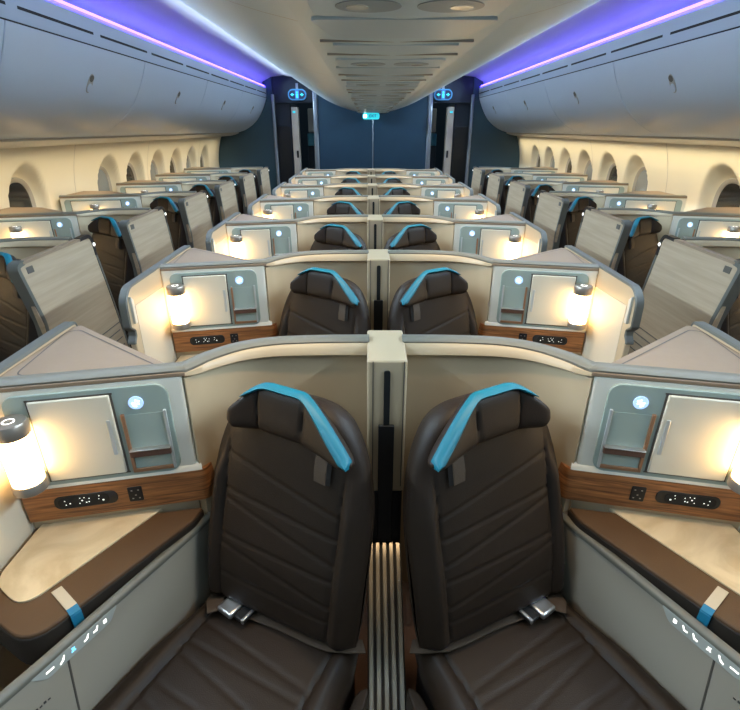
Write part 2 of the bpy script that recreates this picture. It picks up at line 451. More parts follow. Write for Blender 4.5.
# lamp ---------------------------------------------------------------
def make_lamp(s):
    base = (-.852, .938, .937)
    root = thing('table_lamp', (0, 0, 0))
    pt = lambda nme, mb, m, par=None, **k: link_mesh(nme, mb, m, par or root, base, s, **k)
    mb = MB(); mb.lathe(base, [(.034, 0), (.037, .003), (.037, .022), (.035, .026)]); pt('lamp_base', mb, M['lampcap'], smooth=40)
    mb = MB(); mb.lathe(base, [(.033, .026), (.034, .03), (.034, .150), (.033, .153)]); pt('lamp_shade', mb, M['lamp'], smooth=40)
    mb = MB(); mb.lathe(base, [(.035, .153), (.037, .157), (.037, .183), (.034, .188)]); c = pt('lamp_cap', mb, M['lampcap'], smooth=40)
    mb = MB(); n = 20
    ring = [[(base[0] + r * math.cos(2 * PI * i / n), base[1] + r * math.sin(2 * PI * i / n), base[2] + .1887) for i in range(n)] for r in (.010, .013)]
    mb.grid(ring, closed=True); pt('touch_ring', mb, M['glyph'], c)
    mb = MB(); mb.box((base[0], base[1] + .035, base[2] + .012), (.02, .03, .014)); pt('lamp_bracket', mb, M['lampcap'], bevel=.002)
    return root, base

# side cushion with marble table -------------------------------------
def make_ottoman(s, window=False):
    base = (-.74, .88, .70)
    root = thing('padded_side_table', (0, 0, 0))
    pt = lambda nme, mb, m, par=None, **k: link_mesh(nme, mb, m, par or root, base, s, **k)
    xl = -.905
    S = lambda q: [((x + .05) * 1.0185 - .05, y * 1.0185) for x, y in q]
    out = rpoly(S([(-.490, 1.036), (xl + .012, .960), (xl + .012, .735), (-.722, .640), (-.500, .985)]), [.01, .01, .06, .06, .02], n=6)
    fn = lambda u, v, w: (u, v, w)
    mb = MB(); mb.prism(out, fn, .690, .773); pt('padded_body', mb, M['padside'], bevel=.008, segs=3)
    cen = Vector((-.74, .86))
    out2 = [tuple(cen + (Vector(p) - cen) * .988) for p in out]
    mb = MB(); mb.prism(out2, fn, .767, .7795); pt('padded_top', mb, M['pad'], bevel=.005, segs=3)
    mar = rpoly(S([(-.596, 1.026), (-.882, .966), (-.884, .79), (-.782, .722)]), [.004, .004, .04, .05], n=6)
    mb = MB(); mb.prism(mar, fn, .775, .7835); pt('marble_top', mb, M['marble'], bevel=.0015)
    # strap across the front border
    p0 = Vector(S([(-.736, .772)])[0]); p1 = Vector(S([(-.670, .722)])[0]); dd = (p1 - p0).normalized(); q = Vector((-dd.y, dd.x)) * .011
    p1 = p0 + dd * .086
    def strip(a, b, z0, z1, m, name):
        mb = MB(); vs = []
        for p, z in ((a, z0), (b, z1)):
            for sg in (-1, 1): vs.append((p.x + q.x * sg, p.y + q.y * sg, z))
        up = Vector((dd.x * .003, dd.y * .003, .003))
        vs2 = [tuple(Vector(v) + up) for v in vs]
        mb.add(vs + vs2, [(0, 1, 3, 2), (4, 6, 7, 5), (0, 4, 5, 1), (2, 3, 7, 6), (0, 2, 6, 4), (1, 5, 7, 3)])
        return pt(name, mb, m)
    strip(p0, p1 - dd * .012, .7805, .7805, M['strap'], 'strap_end')
    strip(p1 - dd * .012, p1 + dd * .004, .7805, .770, M['tealstrap'], 'strap_fold')
    strip(p1 + dd * .003, p1 + dd * .004, .774, .700, M['tealstrap'], 'teal_strap')
    return root, base

# seat ----------------------------------------------------------------
SO = Vector((-.282, .905)); YAW = .45
SU = Vector((math.cos(YAW), -math.sin(YAW))); SV = Vector((-math.sin(YAW), -math.cos(YAW)))
def seat_pt(u, v, w): p = SO + SU * u + SV * v; return (p.x, p.y, w)
def sstep(a, b, x):
    t = max(0, min(1, (x - a) / (b - a))); return t * t * (3 - 2 * t)
def interp(x, tab):
    if x <= tab[0][0]: return tab[0][1]
    for (a, ya), (b, yb) in zip(tab, tab[1:]):
        if x <= b: t = (x - a) / (b - a); t = t * t * (3 - 2 * t); return ya + (yb - ya) * t
    return tab[-1][1]

def make_seat(s):
    base = (SO.x, SO.y, 0)
    root = thing('aircraft_seat', (0, 0, 0))
    pt = lambda nme, mb, m, par=None, **k: link_mesh(nme, mb, m, par or root, base, s, **k)
    LEAN = .25; H0 = .555; HB = .605
    def back_pt(u, t, d):        # t metres up the back, d metres proud of its plane
        return seat_pt(u, d * math.cos(LEAN) - t * math.sin(LEAN) + .0, H0 + t * math.cos(LEAN) + d * math.sin(LEAN))
    halfw = [(0, .226), (.10, .232), (.28, .232), (.38, .226), (.46, .208), (.52, .182), (.565, .148), (.592, .105), (.605, .055)]
    lines = [(.430, .345), (.330, .290), (.305, .225), (.205, .185), (.180, .115), (.095, .075)]
    def groove(u, t, hw):
        g = 0
        su = .165
        g += .0055 * math.exp(-((abs(u) - su) / .004) ** 2)
        if abs(u) < su and t < .44:
            k = (u + su) / (2 * su)
            for a, b in lines:
                tt = a + (b - a) * k; g += .0034 * math.exp(-((t - tt) / .004) ** 2)
        return g
    hws = smooth_path(halfw, 8)
    def lin(x, tab):
        for (a, ya), (b, yb) in zip(tab, tab[1:]):
            if x <= b: return ya + (yb - ya) * (x - a) / max(1e-9, b - a)
        return tab[-1][1]
    nu, nt_ = 84, 110
    def backrest_surface(front):
        rows = []
        for j in range(nt_ + 1):
            t = HB * j / nt_; hw = lin(t, hws)
            row = []
            for i in range(nu + 1):
                k = -1 + 2 * i / nu
                k = math.copysign(1 - (1 - abs(k)) ** 1.3, k)
                u = hw * k; e = 1 - abs(k) ** 5
                ey = min(1, (HB - t) / .05) ; ey = math.sqrt(max(0, 1 - (1 - ey) ** 2)); eb = min(1, t / .03); eb = .4 + .6 * math.sqrt(max(0, 1 - (1 - eb) ** 2))
                if front:
                    d = .048 * math.sqrt(max(e, 0)) + .020 * sstep(.155, .20, abs(u)) * (1 - sstep(.80, 1.0, abs(k))) * (1 - sstep(.34, .46, t))
                    d -= groove(u, t, hw) * (1 - sstep(.44, .47, t)); d += .010 * math.exp(-((t - .15) / .12) ** 2)
                    d *= ey * eb
                else: d = -.065 * math.sqrt(max(e, 0)) * ey * eb
                row.append(back_pt(u, t, d))
            rows.append(row)
        return rows
    mb = MB(); mb.grid(backrest_surface(True)); mb.grid([r[::-1] for r in backrest_surface(False)])
    br = pt('backrest', mb, M['leather'], smooth=60)
    # piping down the bolster edge
    # headrest: three panels, wings folded forward
    hr_t0, hr_h = .462, .166
    WL, WR = .140, .224
    def bend(u):
        c = .063
        if abs(u) <= c: return u - .004, 0
        a = math.radians(20 if u > 0 else 30); l = abs(u) - c
        return math.copysign(c + l * math.cos(a), u) - .004, l * math.sin(a)
    def hr_edges(u):
        W = WR if u > 0 else WL; a = abs(u) / W
        top = hr_h - ((.102 * (max(0, a - .22) / .78) ** 1.25) if u > 0 else .075 * (max(0, a - .25) / .75) ** 1.7) - .03 * u
        bot = (.046 - .06 * u if u > 0 else .046 - .04 * u) + (.016 * sstep(.85, 1.0, a))
        return bot, top
    def hr_surface(front, nu=72, nv=26):
        rows = []
        for j in range(nv + 1):
            q = j / nv; row = []
            for i in range(nu + 1):
                k = -1 + 2 * i / nu; W = WR if k > 0 else WL; u = W * math.copysign(1 - (1 - abs(k)) ** 1.15, k)
                b, tp = hr_edges(u); t = b + (tp - b) * q
                uu, f = bend(u)
                e = max(0, 1 - abs(2 * q - 1) ** 4) * max(0, 1 - abs(u / W) ** 10); e = e ** .45
                if front:
                    d = .048 + f + (.024 * e)
                    for su in (-.063, .063): d -= .006 * math.exp(-((u - su - .010 * (q - .5) * (1 if su > 0 else -1)) / .0035) ** 2)
                else: d = .048 + f - .030 * e
                row.append(back_pt(uu, hr_t0 + t, d))
            rows.append(row)
        return rows
    mb = MB(); mb.grid(hr_surface(True)); mb.grid([r[::-1] for r in hr_surface(False)])
    hr = pt('headrest', mb, M['leather'], smooth=70)
    # teal band: along the centre top, thickening on the inner wing
    rows = []; n = 40
    for i in range(n + 1):
        u = -.100 + (WR + .100 - .004) * i / n
        b, tp = hr_edges(u); uu, f = bend(u)
        w = .009 + .017 * sstep(.05, .16, u)
        if i < 3: w *= .4 + .2 * i
        if i > n - 3: w *= .45 + .25 * (n - i) / 1.5
        rows.append([back_pt(uu, hr_t0 + tp + .003, .048 + f + .000), back_pt(uu, hr_t0 + tp + .005, .048 + f + .008), back_pt(uu, hr_t0 + tp + .002, .048 + f + .019),
                     back_pt(uu, hr_t0 + tp - w * .6, .048 + f + .030), back_pt(uu, hr_t0 + tp - w, .048 + f + .027), back_pt(uu, hr_t0 + tp - w, .048 + f + .010)])
    mb = MB(); mb.grid(rows, closed=True); k = len(rows)
    mb.add(rows[0], [tuple(range(6))]); mb.add(rows[-1], [tuple(range(6))])
    pt('teal_band', mb, M['teal'], hr, smooth=60)
    # hanging tab under the headrest
    mb = MB(); tabs = []
    for z, d in ((.515, .060), (.495, .062), (.46, .066), (.432, .062)):
        tabs.append([back_pt(.098, z, d), back_pt(.128, z - .004, d), back_pt(.128, z - .004, d - .006), back_pt(.098, z, d - .006)])
    mb.grid(tabs, closed=True); mb.add(tabs[-1], [(0, 1, 2, 3)]); mb.add(tabs[0], [(0, 1, 2, 3)])
    mb.add([back_pt(.128, .505, .060), back_pt(.136, .505, .052), back_pt(.136, .425, .052), back_pt(.128, .428, .060)], [(0, 1, 2, 3)], 1)
    pt('pull_tab', mb, [M['webbing'], M['seam']], hr)
    # cushion
    Lc, tk = .56, .15
    def cush(front):
        rows = []; nj, ni = 90, 80
        for j in range(nj + 1):
            v = -.05 + (Lc + .05) * j / nj; row = []
            hw = interp(v, [(-.05, .215), (.05, .235), (.25, .262), (.42, .270), (.50, .245), (.54, .20), (.56, .15)])
            for i in range(ni + 1):
                k = -1 + 2 * i / ni; k = math.copysign(1 - (1 - abs(k)) ** 1.3, k); u = hw * k
                e = max(0, 1 - abs(k) ** 8) ** .5
                ev = min(1, (Lc - v) / .07); ev = math.sqrt(max(0, 1 - (1 - ev) ** 2)); eb = min(1, (v + .05) / .03)
                if front:
                    z = .485 + .060 * e * ev * eb
                    z += .014 * sstep(.175, .205, abs(u)) * (1 - sstep(.8, 1, abs(k))) * ev
                    g = .007 * math.exp(-((abs(u) - .175) / .005) ** 2)
                    if abs(u) < .175:
                        kk = (u + .175) / .35
                        for a, b in ((.10, .14), (.16, .17), (.19, .25), (.27, .29), (.31, .37), (.39, .40), (.43, .47)):
                            g += .003 * math.exp(-((v - a - (b - a) * kk) / .005) ** 2)
                    z -= g * ev * eb
                else: z = .485 - (tk - .06) * e * ev * eb
                row.append(seat_pt(u, v, z))
            rows.append(row)
        return rows
    mb = MB(); mb.grid(cush(True)); mb.grid([r[::-1] for r in cush(False)])
    pt('seat_cushion', mb, M['leather'], smooth=60)
    # base under the cushion
    mb = MB(); mb.prism(rpoly([(-.20, -.06), (.20, -.06), (.20, .44), (-.20, .44)], .03), lambda u, v, w: seat_pt(u, v, w), 0, .42)
    pt('seat_base', mb, M['black'], bevel=.01)
    # low inner armrest by the divider
    mb = MB(); mb.prism(rpoly([(.25, .05), (.275, .02), (.335, .40), (.275, .44)], .02), lambda u, v, w: seat_pt(u, v, w), .20, .47)
    pt('inner_armrest', mb, M['leather'], bevel=.012, segs=3)
    # seatbelt
    def ribbon(pts, wdt, name, m, par=None):
        pts = [(a + .045, b - .035, c) for a, b, c in pts]
        rows = []
        for i, p in enumerate(pts):
            a = Vector(pts[max(0, i - 1)]); b = Vector(pts[min(len(pts) - 1, i + 1)]); d = (b - a).normalized()
            sd = d.cross(Vector((0, 0, 1))); sd.normalize(); up = sd.cross(d).normalized(); p = Vector(p)
            if up.z < 0: up = -up
            rows.append([tuple(seat_pt(*(p + sd * wdt / 2))), tuple(seat_pt(*(p + sd * wdt / 2 + up * .003))), tuple(seat_pt(*(p - sd * wdt / 2 + up * .003))), tuple(seat_pt(*(p - sd * wdt / 2)))])
        mb = MB(); mb.grid(rows, closed=True); mb.add(rows[0], [(0, 1, 2, 3)]); mb.add(rows[-1], [(0, 1, 2, 3)])
        return pt(name, mb, m, par, smooth=60)
    belt = ribbon([(-.16, .085, .561), (-.10, .07, .555), (-.02, .06, .549), (.07, .060, .549), (.12, .058, .553), (.165, .045, .560), (.195, .02, .545)], .036, 'seatbelt', M['webbing'])
    mb = MB(); Rz = Matrix.Rotation(-YAW - .15, 3, 'Z')
    c = seat_pt(-.118, .055, 0.571); mb.box(c, (.052, .048, .018), Rz); pt('buckle', mb, M['chrome'], belt, bevel=.006, segs=3)
    c = seat_pt(-.071, .05, 0.569); mb = MB(); mb.box(c, (.034, .052, .012), Rz); pt('buckle_tongue', mb, M['black'], belt, bevel=.003)
    mb = MB(); c = seat_pt(-.058, .05, 0.571); mb.box(c, (.008, .058, .014), Rz); pt('buckle_bar', mb, M['chrome'], belt, bevel=.002)
    ribbon([(-.19, .115, 0.567), (-.215, .09, 0.567), (-.235, .06, .545), (-.24, .03, .515)], .046, 'short_belt', M['webbing'], belt)
    return root, base

# divider post ----------------------------------------------------------
def make_post():
    base = (0, 1.22, 0); root = thing('divider_post', (0, 0, 0)); H = 1.192
    pt = lambda nme, mb, m, par=None, **k: link_mesh(nme, mb, m, par or root, base, 1, **k)
    fn = lambda u, v, w: (u, v, w)
    mb = MB(); mb.prism(rrect(-.051, 1.115, .051, 1.325, .008), fn, .78, H); pt('post_body', mb, M['shell'], bevel=.005)
    mb = MB(); mb.prism(rrect(-.049, 1.118, .049, 1.322, .008), fn, .0, .78); pt('shaded_lower_post', mb, M['black'], bevel=.003)  # black colour stands in for the shadow low on the beige post
    fz = lambda u, v, w: (u, w, v)
    mb = MB(); mb.prism(rrect(-.008, 1.0, .008, 1.165, .006), fz, 1.1095, 1.125); pt('slide_slot', mb, M['blackmatte'])
    mb = MB(); mb.prism(rrect(-.021, .60, .021, 1.005, .004), fz, 1.1065, 1.118); pt('slide_panel', mb, M['black'], bevel=.002)
    for x in (-.036, .043):
        mb = MB(); mb.prism([(x - .0012, .80), (x + .0012, .80), (x + .0012, 1.19), (x - .0012, 1.19)], fz, 1.1135, 1.1148); pt('post_seam', mb, M['groove'])
    return root, base

def make_track():
    base = (0, .85, .2); root = thing('ribbed_divider_track', (0, 0, 0))
    pt = lambda nme, mb, m, par=None, **k: link_mesh(nme, mb, m, par or root, base, 1, **k)
    prof = [(1.112, .585), (1.095, .578), (1.065, .560), (.765, .370), (.60, .285), (.40, .22), (.25, .20)]
    rows = [[(-.050, y, z), (.050, y, z), (.050, y, z - .06), (-.050, y, z - .06)] for y, z in prof]
    mb = MB(); mb.grid(rows, closed=True); pt('track_bed', mb, M['trackgap'])
    for i in range(5):
        x = -.040 + i * .020
        mb = MB(); mb.grid([[(x - .007, y, z - .002), (x - .005, y - .004, z + .008), (x + .005, y - .004, z + .008), (x + .007, y, z - .002)] for y, z in prof], closed=True)
        pt('rib', mb, M['track'], smooth=30)
    return root, base

# window-side privacy wing ------------------------------------------------
def make_wing(s):
    base = (0, 1.02, .2); root = thing('privacy_wing', (0, 0, 0))
    pt = lambda nme, mb, m, par=None, **k: link_mesh(nme, mb, m, par or root, base, s, **k)
    fx = lambda u, v, w: (w, u, v)
    def lean(h): return (1.19 - h) * .20
    yr, yf = 1.335, .715
    pan = rpoly([(yr + lean(.50), .50), (yr, 1.17), (yr - .02, 1.195), (yf + .01, 1.185), (yf + lean(.79) * .9, .79), (yf + lean(.40) * .7, .40), (yr + lean(.40), .40)], [0, .03, .04, .02, .01, 0, 0])
    mb = MB(); mb.prism(pan, fx, -.022, .0); pt('wing_shell', mb, M['wing'], bevel=.003)
    ps = [Vector(p) for p in pan]
    def edge(pts, name, m, wid=.016, xo=(-.028, .004)):
        rows = []
        for i, p in enumerate(pts):
            p = Vector(p); a = Vector(pts[max(0, i - 1)]); b = Vector(pts[min(len(pts) - 1, i + 1)]); d = (b - a).normalized(); n = Vector((d.y, -d.x)) * wid / 2
            rows.append([(xo[0], p.x - n.x, p.y - n.y), (xo[0], p.x + n.x, p.y + n.y), (xo[1], p.x + n.x, p.y + n.y), (xo[1], p.x - n.x, p.y - n.y)])
        mb = MB(); mb.grid(rows, closed=True); mb.add(rows[0], [(0, 1, 2, 3)]); mb.add(rows[-1], [(0, 1, 2, 3)])
        return pt(name, mb, m, smooth=40)
    rear = [(yr + lean(.40) + .004, .40), (yr + lean(.8) + .004, .8), (yr + .012, 1.10), (yr + .004, 1.155)]
    edge(rear, 'rear_edge', M['wingedge'], .014)
    edge(rpoly([(yr + .014, 1.085), (yr + .004, 1.165), (yr - .02, 1.197), (yr - .11, 1.193)], [0, .02, .03, 0]), 'latch_corner', M['black'], .018, (-.026, .005))
    mb = MB(); mb.cyl((.005, yr + .006, 1.145), (.008, yr + .006, 1.145), .009, n=12); pt('latch_light', mb, M['glyph'])
    edge([(yr - .10, 1.192), (yf + .04, 1.187)], 'top_edge', M['top'], .012)
    edge(rpoly([(yf + .05, 1.188), (yf + .0, 1.18), (yf + .075, .90), (yf + .075, .80), (yf + lean(.4) * .7, .40)], [0, .03, .02, .02, 0]), 'front_edge', M['wingedge'], .020, (-.045, .003))
    mb = MB(); mb.prism([(yf + .055, 1.135), (yf + .10, 1.135), (yf + .095, 1.165), (yf + .05, 1.165)], fx, .0, .003)
    pl = pt('number_plate', mb, M['groove'], bevel=.001)
    mb = MB(); mb.prism([(yf + lean(.66), .655), (yr + lean(.65), .655), (yr + lean(.65), .661), (yf + lean(.66), .661)], fx, .0, .0015); pt('lower_seam', mb, M['groove'])
    for k in range(4):
        h = .61 - k * .05
        mb = MB(); mb.prism([(yf + .14, h), (yr + lean(h) - .03, h), (yr + lean(h) - .03, h + .006), (yf + .14, h + .006)], fx, .0, .002); pt('vent_slat', mb, M['groove'])
    return root, base

ORD = ['nearest', 'second', 'third', 'fourth', 'fifth', 'sixth', 'seventh']
def place(proto, s, dx, y, first):
    root, base = proto
    o = root if first else copy_tree(root)
    o.location = (CX + s * (base[0] + dx), base[1] + y, base[2]); return o

for s in (1, -1):
    sd = 'left' if s > 0 else 'right'
    con, lam, ott, sea = make_console(s), make_lamp(s), make_ottoman(s), make_seat(s)
    for k in range(7):
        f = k == 0; y = k * P; o_ = ORD[k]
        rw = f'{o_} row'
        extra = ', cropped by the picture edge' if k == 0 else ''
        tag(place(con, s, 0, y, f), f'cream console with cabinet door and wood fascia, {sd} of the centre divider, {rw}', 'console', f'consoles {sd} of the centre divider')
        tag(place(lam, s, 0, y, f), f'glowing cylindrical lamp on the console {sd} of the centre divider, {rw}', 'lamp', f'lamps on the consoles {sd} of the centre divider')
        tag(place(ott, s, 0, y, f), f'brown padded side table with cream top, {sd} of centre divider, {rw}', 'side table', f'padded side tables {sd} of the centre divider')
        tag(place(sea, s, 0, y, f), f'dark brown leather seat with teal headrest band directly {sd} of centre divider, {rw}', 'seat', f'centre seats {sd} of the divider')
    # window side suites: rows 1..6
    wcon, wing = make_console(s, True), make_wing(s)
    for k in range(1, 7):
        y = k * P + .31; f = k == 1; o_ = ORD[k - 1]
        rw = f'{o_} visible row'
        rw = 'nearest visible row' if k == 1 else rw
        dx = -1.55
        tag(place(wcon, s, dx, y, f), f'pale console against the {sd} cabin wall under the windows, {o_} row', 'console', f'consoles along the {sd} wall')
        w = wing; root, base = w; o = root if f else copy_tree(root)
        o.location = (CX + s * (base[0] - 1.55), base[1] + y, base[2])
        tag(o, f'taupe privacy wing beside the {sd} aisle on its window side, {o_} from the camera', 'privacy panel', f'privacy wings along the {sd} aisle')
        c = copy_tree(sea[0]); c.location = (CX + s * (sea[1][0] + dx - .02), sea[1][1] + y, 0)
        tag(c, f'brown leather window seat behind the {o_} privacy wing of the {sd} aisle', 'seat', f'window seats on the {sd}')
        c = copy_tree(lam[0]); c.location = (CX + s * (lam[1][0] + dx), lam[1][1] + y, lam[1][2])
        tag(c, f'glowing lamp on the {o_} console along the {sd} cabin wall', 'lamp', f'lamps along the {sd} wall')
        c = copy_tree(ott[0]); c.location = (CX + s * (ott[1][0] + dx), ott[1][1] + y, ott[1][2])
        tag(c, f'padded side table of the {o_} window suite by the {sd} wall', 'side table', f'padded side tables along the {sd} wall')

post, track = make_post(), make_track()
for k in range(7):
    o = post[0] if k == 0 else copy_tree(post[0]); o.location = (CX, post[1][1] + k * P, 0)
    tag(o, f'beige centre divider post with black slot between the two seats, {ORD[k]} row', 'divider', 'centre divider posts')
    o = track[0] if k == 0 else copy_tree(track[0]); o.location = (CX, track[1][1] + k * P, track[1][2])
    tag(o, f'ribbed metal strip running forward under the divider post, {ORD[k]} row', 'track', 'ribbed strips of the centre divider')

# ------------------------------------------------------------------ cabin shell
Y0 = -.6
mb = MB(); mb.add([(-2.8, Y0 - .6, 0), (2.9, Y0 - .6, 0), (2.9, 13, 0), (-2.8, 13, 0)], [(0, 1, 2, 3)])
struct(link_mesh('floor', mb, M['carpet']))

WY = {1: [4.05, 5.38, 6.02, 6.68, 7.34, 8.0, 8.66], -1: [3.98, 5.30, 5.94, 6.60, 7.26, 7.92, 8.58]}
def wallx(h): return 2.70 - (.12 * ((h - 1.1) / .55) ** 2 if h > 1.1 else .16 * ((1.1 - h) / 1.1) ** 2)
wn_ = 1
for s, nm in ((1, 'wall_left'), (-1, 'wall_right')):
    rows = []; ny = 520; nh = 84
    for j in range(nh + 1):
        h = 1.64 * j / nh; row = []
        for i in range(ny + 1):
            y = Y0 + (YB - Y0) * i / ny; x = wallx(h)
            if h > .8:
                for wy in WY[s]:
                    if abs(y - wy) < .3:
                        r = math.sqrt(((y - wy) / .245) ** 2 + ((h - 1.16) / .315) ** 2)
                        d = max(0, min(1, (1 - r) / .36)); d = math.sin(d * PI / 2); x = x * (1 - d) + (wallx(1.16) + .09) * d
            row.append((CX - .02 - s * x, y, h))
        rows.append(row)
    mb = MB(); mb.grid(rows); w = struct(link_mesh(nm, mb, M['wall'], smooth=80))
    # panel seams
    mb = MB()
    for y in (2.9, 4.72, 6.35, 8.33):
        pts = [(CX - .02 - s * (wallx(.8 + .8 * i / 10) - .002), .8 + .8 * i / 10) for i in range(11)]
        mb.grid([[(x, y - .003, h), (x, y + .003, h)] for x, h in pts])
    link_mesh('wall_seam', mb, M['frame'], w)
    for i, wy in enumerate(WY[s]):
        x = CX - .02 - s * (wallx(1.16) + .083)
        r = thing(f'window_{wn_}', (x, wy, 1.16)); struct(r); wn_ += 1
        n = 32
        def el(a, b, dx): return [(dx * s, a * math.copysign(abs(math.cos(2 * PI * q / n)) ** .8, math.cos(2 * PI * q / n)), b * math.copysign(abs(math.sin(2 * PI * q / n)) ** .8, math.sin(2 * PI * q / n))) for q in range(n)]
        mb = MB(); mb.grid([el(.172, .215, .0), el(.165, .208, .018), el(.135, .178, .006), el(.130, .172, -.01)], closed=True); link_mesh('window_frame', mb, M['frame'], r, smooth=50)
        mb = MB(); mb.add(el(.138, .18, .003), [tuple(range(n))]); link_mesh('window_pane', mb, M['glass'] if i % 2 == 0 else M['glassgrey'], r)

# wall rail beneath the bins
for s, nm in ((1, 'trim_1'), (-1, 'trim_2')):
    mb = MB(); pr = [(2.35, 1.644), (2.41, 1.622), (2.50, 1.604), (2.68, 1.590), (2.68, 1.62), (2.41, 1.66), (2.35, 1.66)]
    pr = [(a + (0 if s > 0 else 0), b) for a, b in pr]
    mb.grid([[(CC - s * a, y, b) for a, b in pr] for y in (Y0, YB)], closed=True)
    struct(link_mesh(nm, mb, M['rail'], smooth=40))

# overhead bins
BINS = [-.5, 1.15, 2.8, 4.43, 6.08, 7.73, YB - .02]
bp_ = [(1.815, 2.190), (1.855, 2.09), (1.92, 1.965), (2.00, 1.855), (2.11, 1.76), (2.24, 1.69), (2.38, 1.650)]
bprof = smooth_path(bp_, 4)
BORD = ['nearest', 'second', 'third', 'fourth', 'fifth', 'farthest']
for s in (1, -1):
    sd = 'left' if s > 0 else 'right'
    for k in range(6):
        ya, yb = BINS[k] + .004, BINS[k + 1] - .004; ym = (ya + yb) / 2
        r = thing('overhead_bin', (CC - s * 2.0, ym, 1.95))
        tag(r, f'grey-white overhead luggage bin above the {sd} windows, {BORD[k]} from the camera', 'overhead bin', f'overhead bins on the {sd}')
        bs = (CC - s * 2.0, ym, 1.95)
        mb = MB(); pr = bprof + [(2.50, 1.74), (2.50, 2.19), (2.2, 2.20)]
        mb.grid([[(CC - s * a, y, b) for a, b in pr] for y in (ya, yb)], closed=True)
        for y in (ya, yb): mb.add([(CC - s * a, y, b) for a, b in pr], [tuple(range(len(pr)))])
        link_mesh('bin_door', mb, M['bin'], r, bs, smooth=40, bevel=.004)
        # latch: recessed oval with paddle
        ip = 6; a, b = Vector(bprof[ip]), Vector(bprof[ip + 2]); t = (b - a).normalized(); nn = Vector((-t.y, t.x))
        if nn.x > 0: nn = -nn
        c = (a + b) / 2 + t * .01
        def lf(u, v, w, c=c, t=t, nn=nn, s=s, ym=ym): p = c + t * v + nn * w; return (CC - s * p.x, ym + .06 + u, p.y)
        mb = MB(); ov = [(.032 * math.cos(2 * PI * q / 20), .062 * math.sin(2 * PI * q / 20)) for q in range(20)]
        mb.prism(ov, lf, -.002, .004); lt = link_mesh('bin_latch', mb, M['frame'], r, bs, bevel=.0015)
        mb = MB(); mb.prism([(u * .75, v * .45 + .026) for u, v in ov], lf, .004, .008); link_mesh('latch_paddle', mb, M['bin'], lt, bs)
        mb = MB(); mb.prism([(u * .75, v * .35 - .034) for u, v in ov], lf, .004, .006); link_mesh('latch_grip', mb, M['groove'], lt, bs)
    # bin frame above the doors with vent slots, LED channel
    nm = 'ceiling_frame'
    mb = MB(); pr = [(1.822, 2.200), (1.815, 2.23), (1.810, 2.34), (1.84, 2.375), (1.93, 2.375), (1.93, 2.200)]
    mb.grid([[(CC - s * a, y, b) for a, b in pr] for y in (Y0, YB)], closed=True)
    fr = struct(link_mesh('trim_%d' % (3 if s > 0 else 4), mb, M['binframe'], smooth=30))
    y = -.4
    for i in range(12):
        mb = MB(); mb.box((CC - s * 1.815, y + .37, 2.262), (.006, .74, .014)); link_mesh('vent_slot', mb, M['blackmatte'], fr)
        y += .83
        if y > YB - .75: break
    mb = MB(); mb.box((CC - s * 1.832, (Y0 + YB) / 2, 2.198), (.012, YB - Y0, .012)); link_mesh('shadow_gap', mb, M['blackmatte'], fr)
    mb = MB(); mb.grid([[(CC - s * 1.812, y, 2.360), (CC - s * 1.842, y, 2.388)] for y in (Y0, YB - .02)])
    o = link_mesh('blue_light_strip', mb, M['led']); 
    tag(o, f'glowing violet-blue light strip running along the top of the {sd} overhead bins', 'light')

# ceiling: centre bin underside, sides, coves
def cprof():
    half = [(.0, 1.960), (.24, 1.968), (.27, 1.972)]
    side = smooth_path([(.272, 1.985), (.42, 2.02), (.62, 2.085), (.82, 2.175), (.98, 2.275), (1.08, 2.37)], 5)
    cove = [(1.085, 2.385), (1.12, 2.42), (1.30, 2.50), (1.50, 2.53), (1.72, 2.51), (1.86, 2.44), (1.90, 2.375)]
    return half, side, cove
half, side_, cove = cprof()
full = [(-a, b) for a, b in (half[1:] + side_)][::-1] + half + side_
mb = MB(); mb.grid([[(CC + a, y, b) for a, b in full] for y in [Y0 + (YB - Y0) * i / 8 for i in range(9)]])
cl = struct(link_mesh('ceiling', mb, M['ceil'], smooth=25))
for s in (1, -1):
    mb = MB(); mb.grid([[(CC - s * a, y, b) for a, b in [side_[-1]] + cove] for y in (Y0, YB)])
    link_mesh('light_cove', mb, M['cove'], cl, smooth=60)
    mb = MB()
    for y in (1.6, 3.2, 4.8, 6.4, 8.0):
        mb.grid([[(CC - s * a, y - .003, b - .001), (CC - s * a, y + .003, b - .001)] for a, b in side_])
    link_mesh('ceiling_seam', mb, M['frame'], cl)
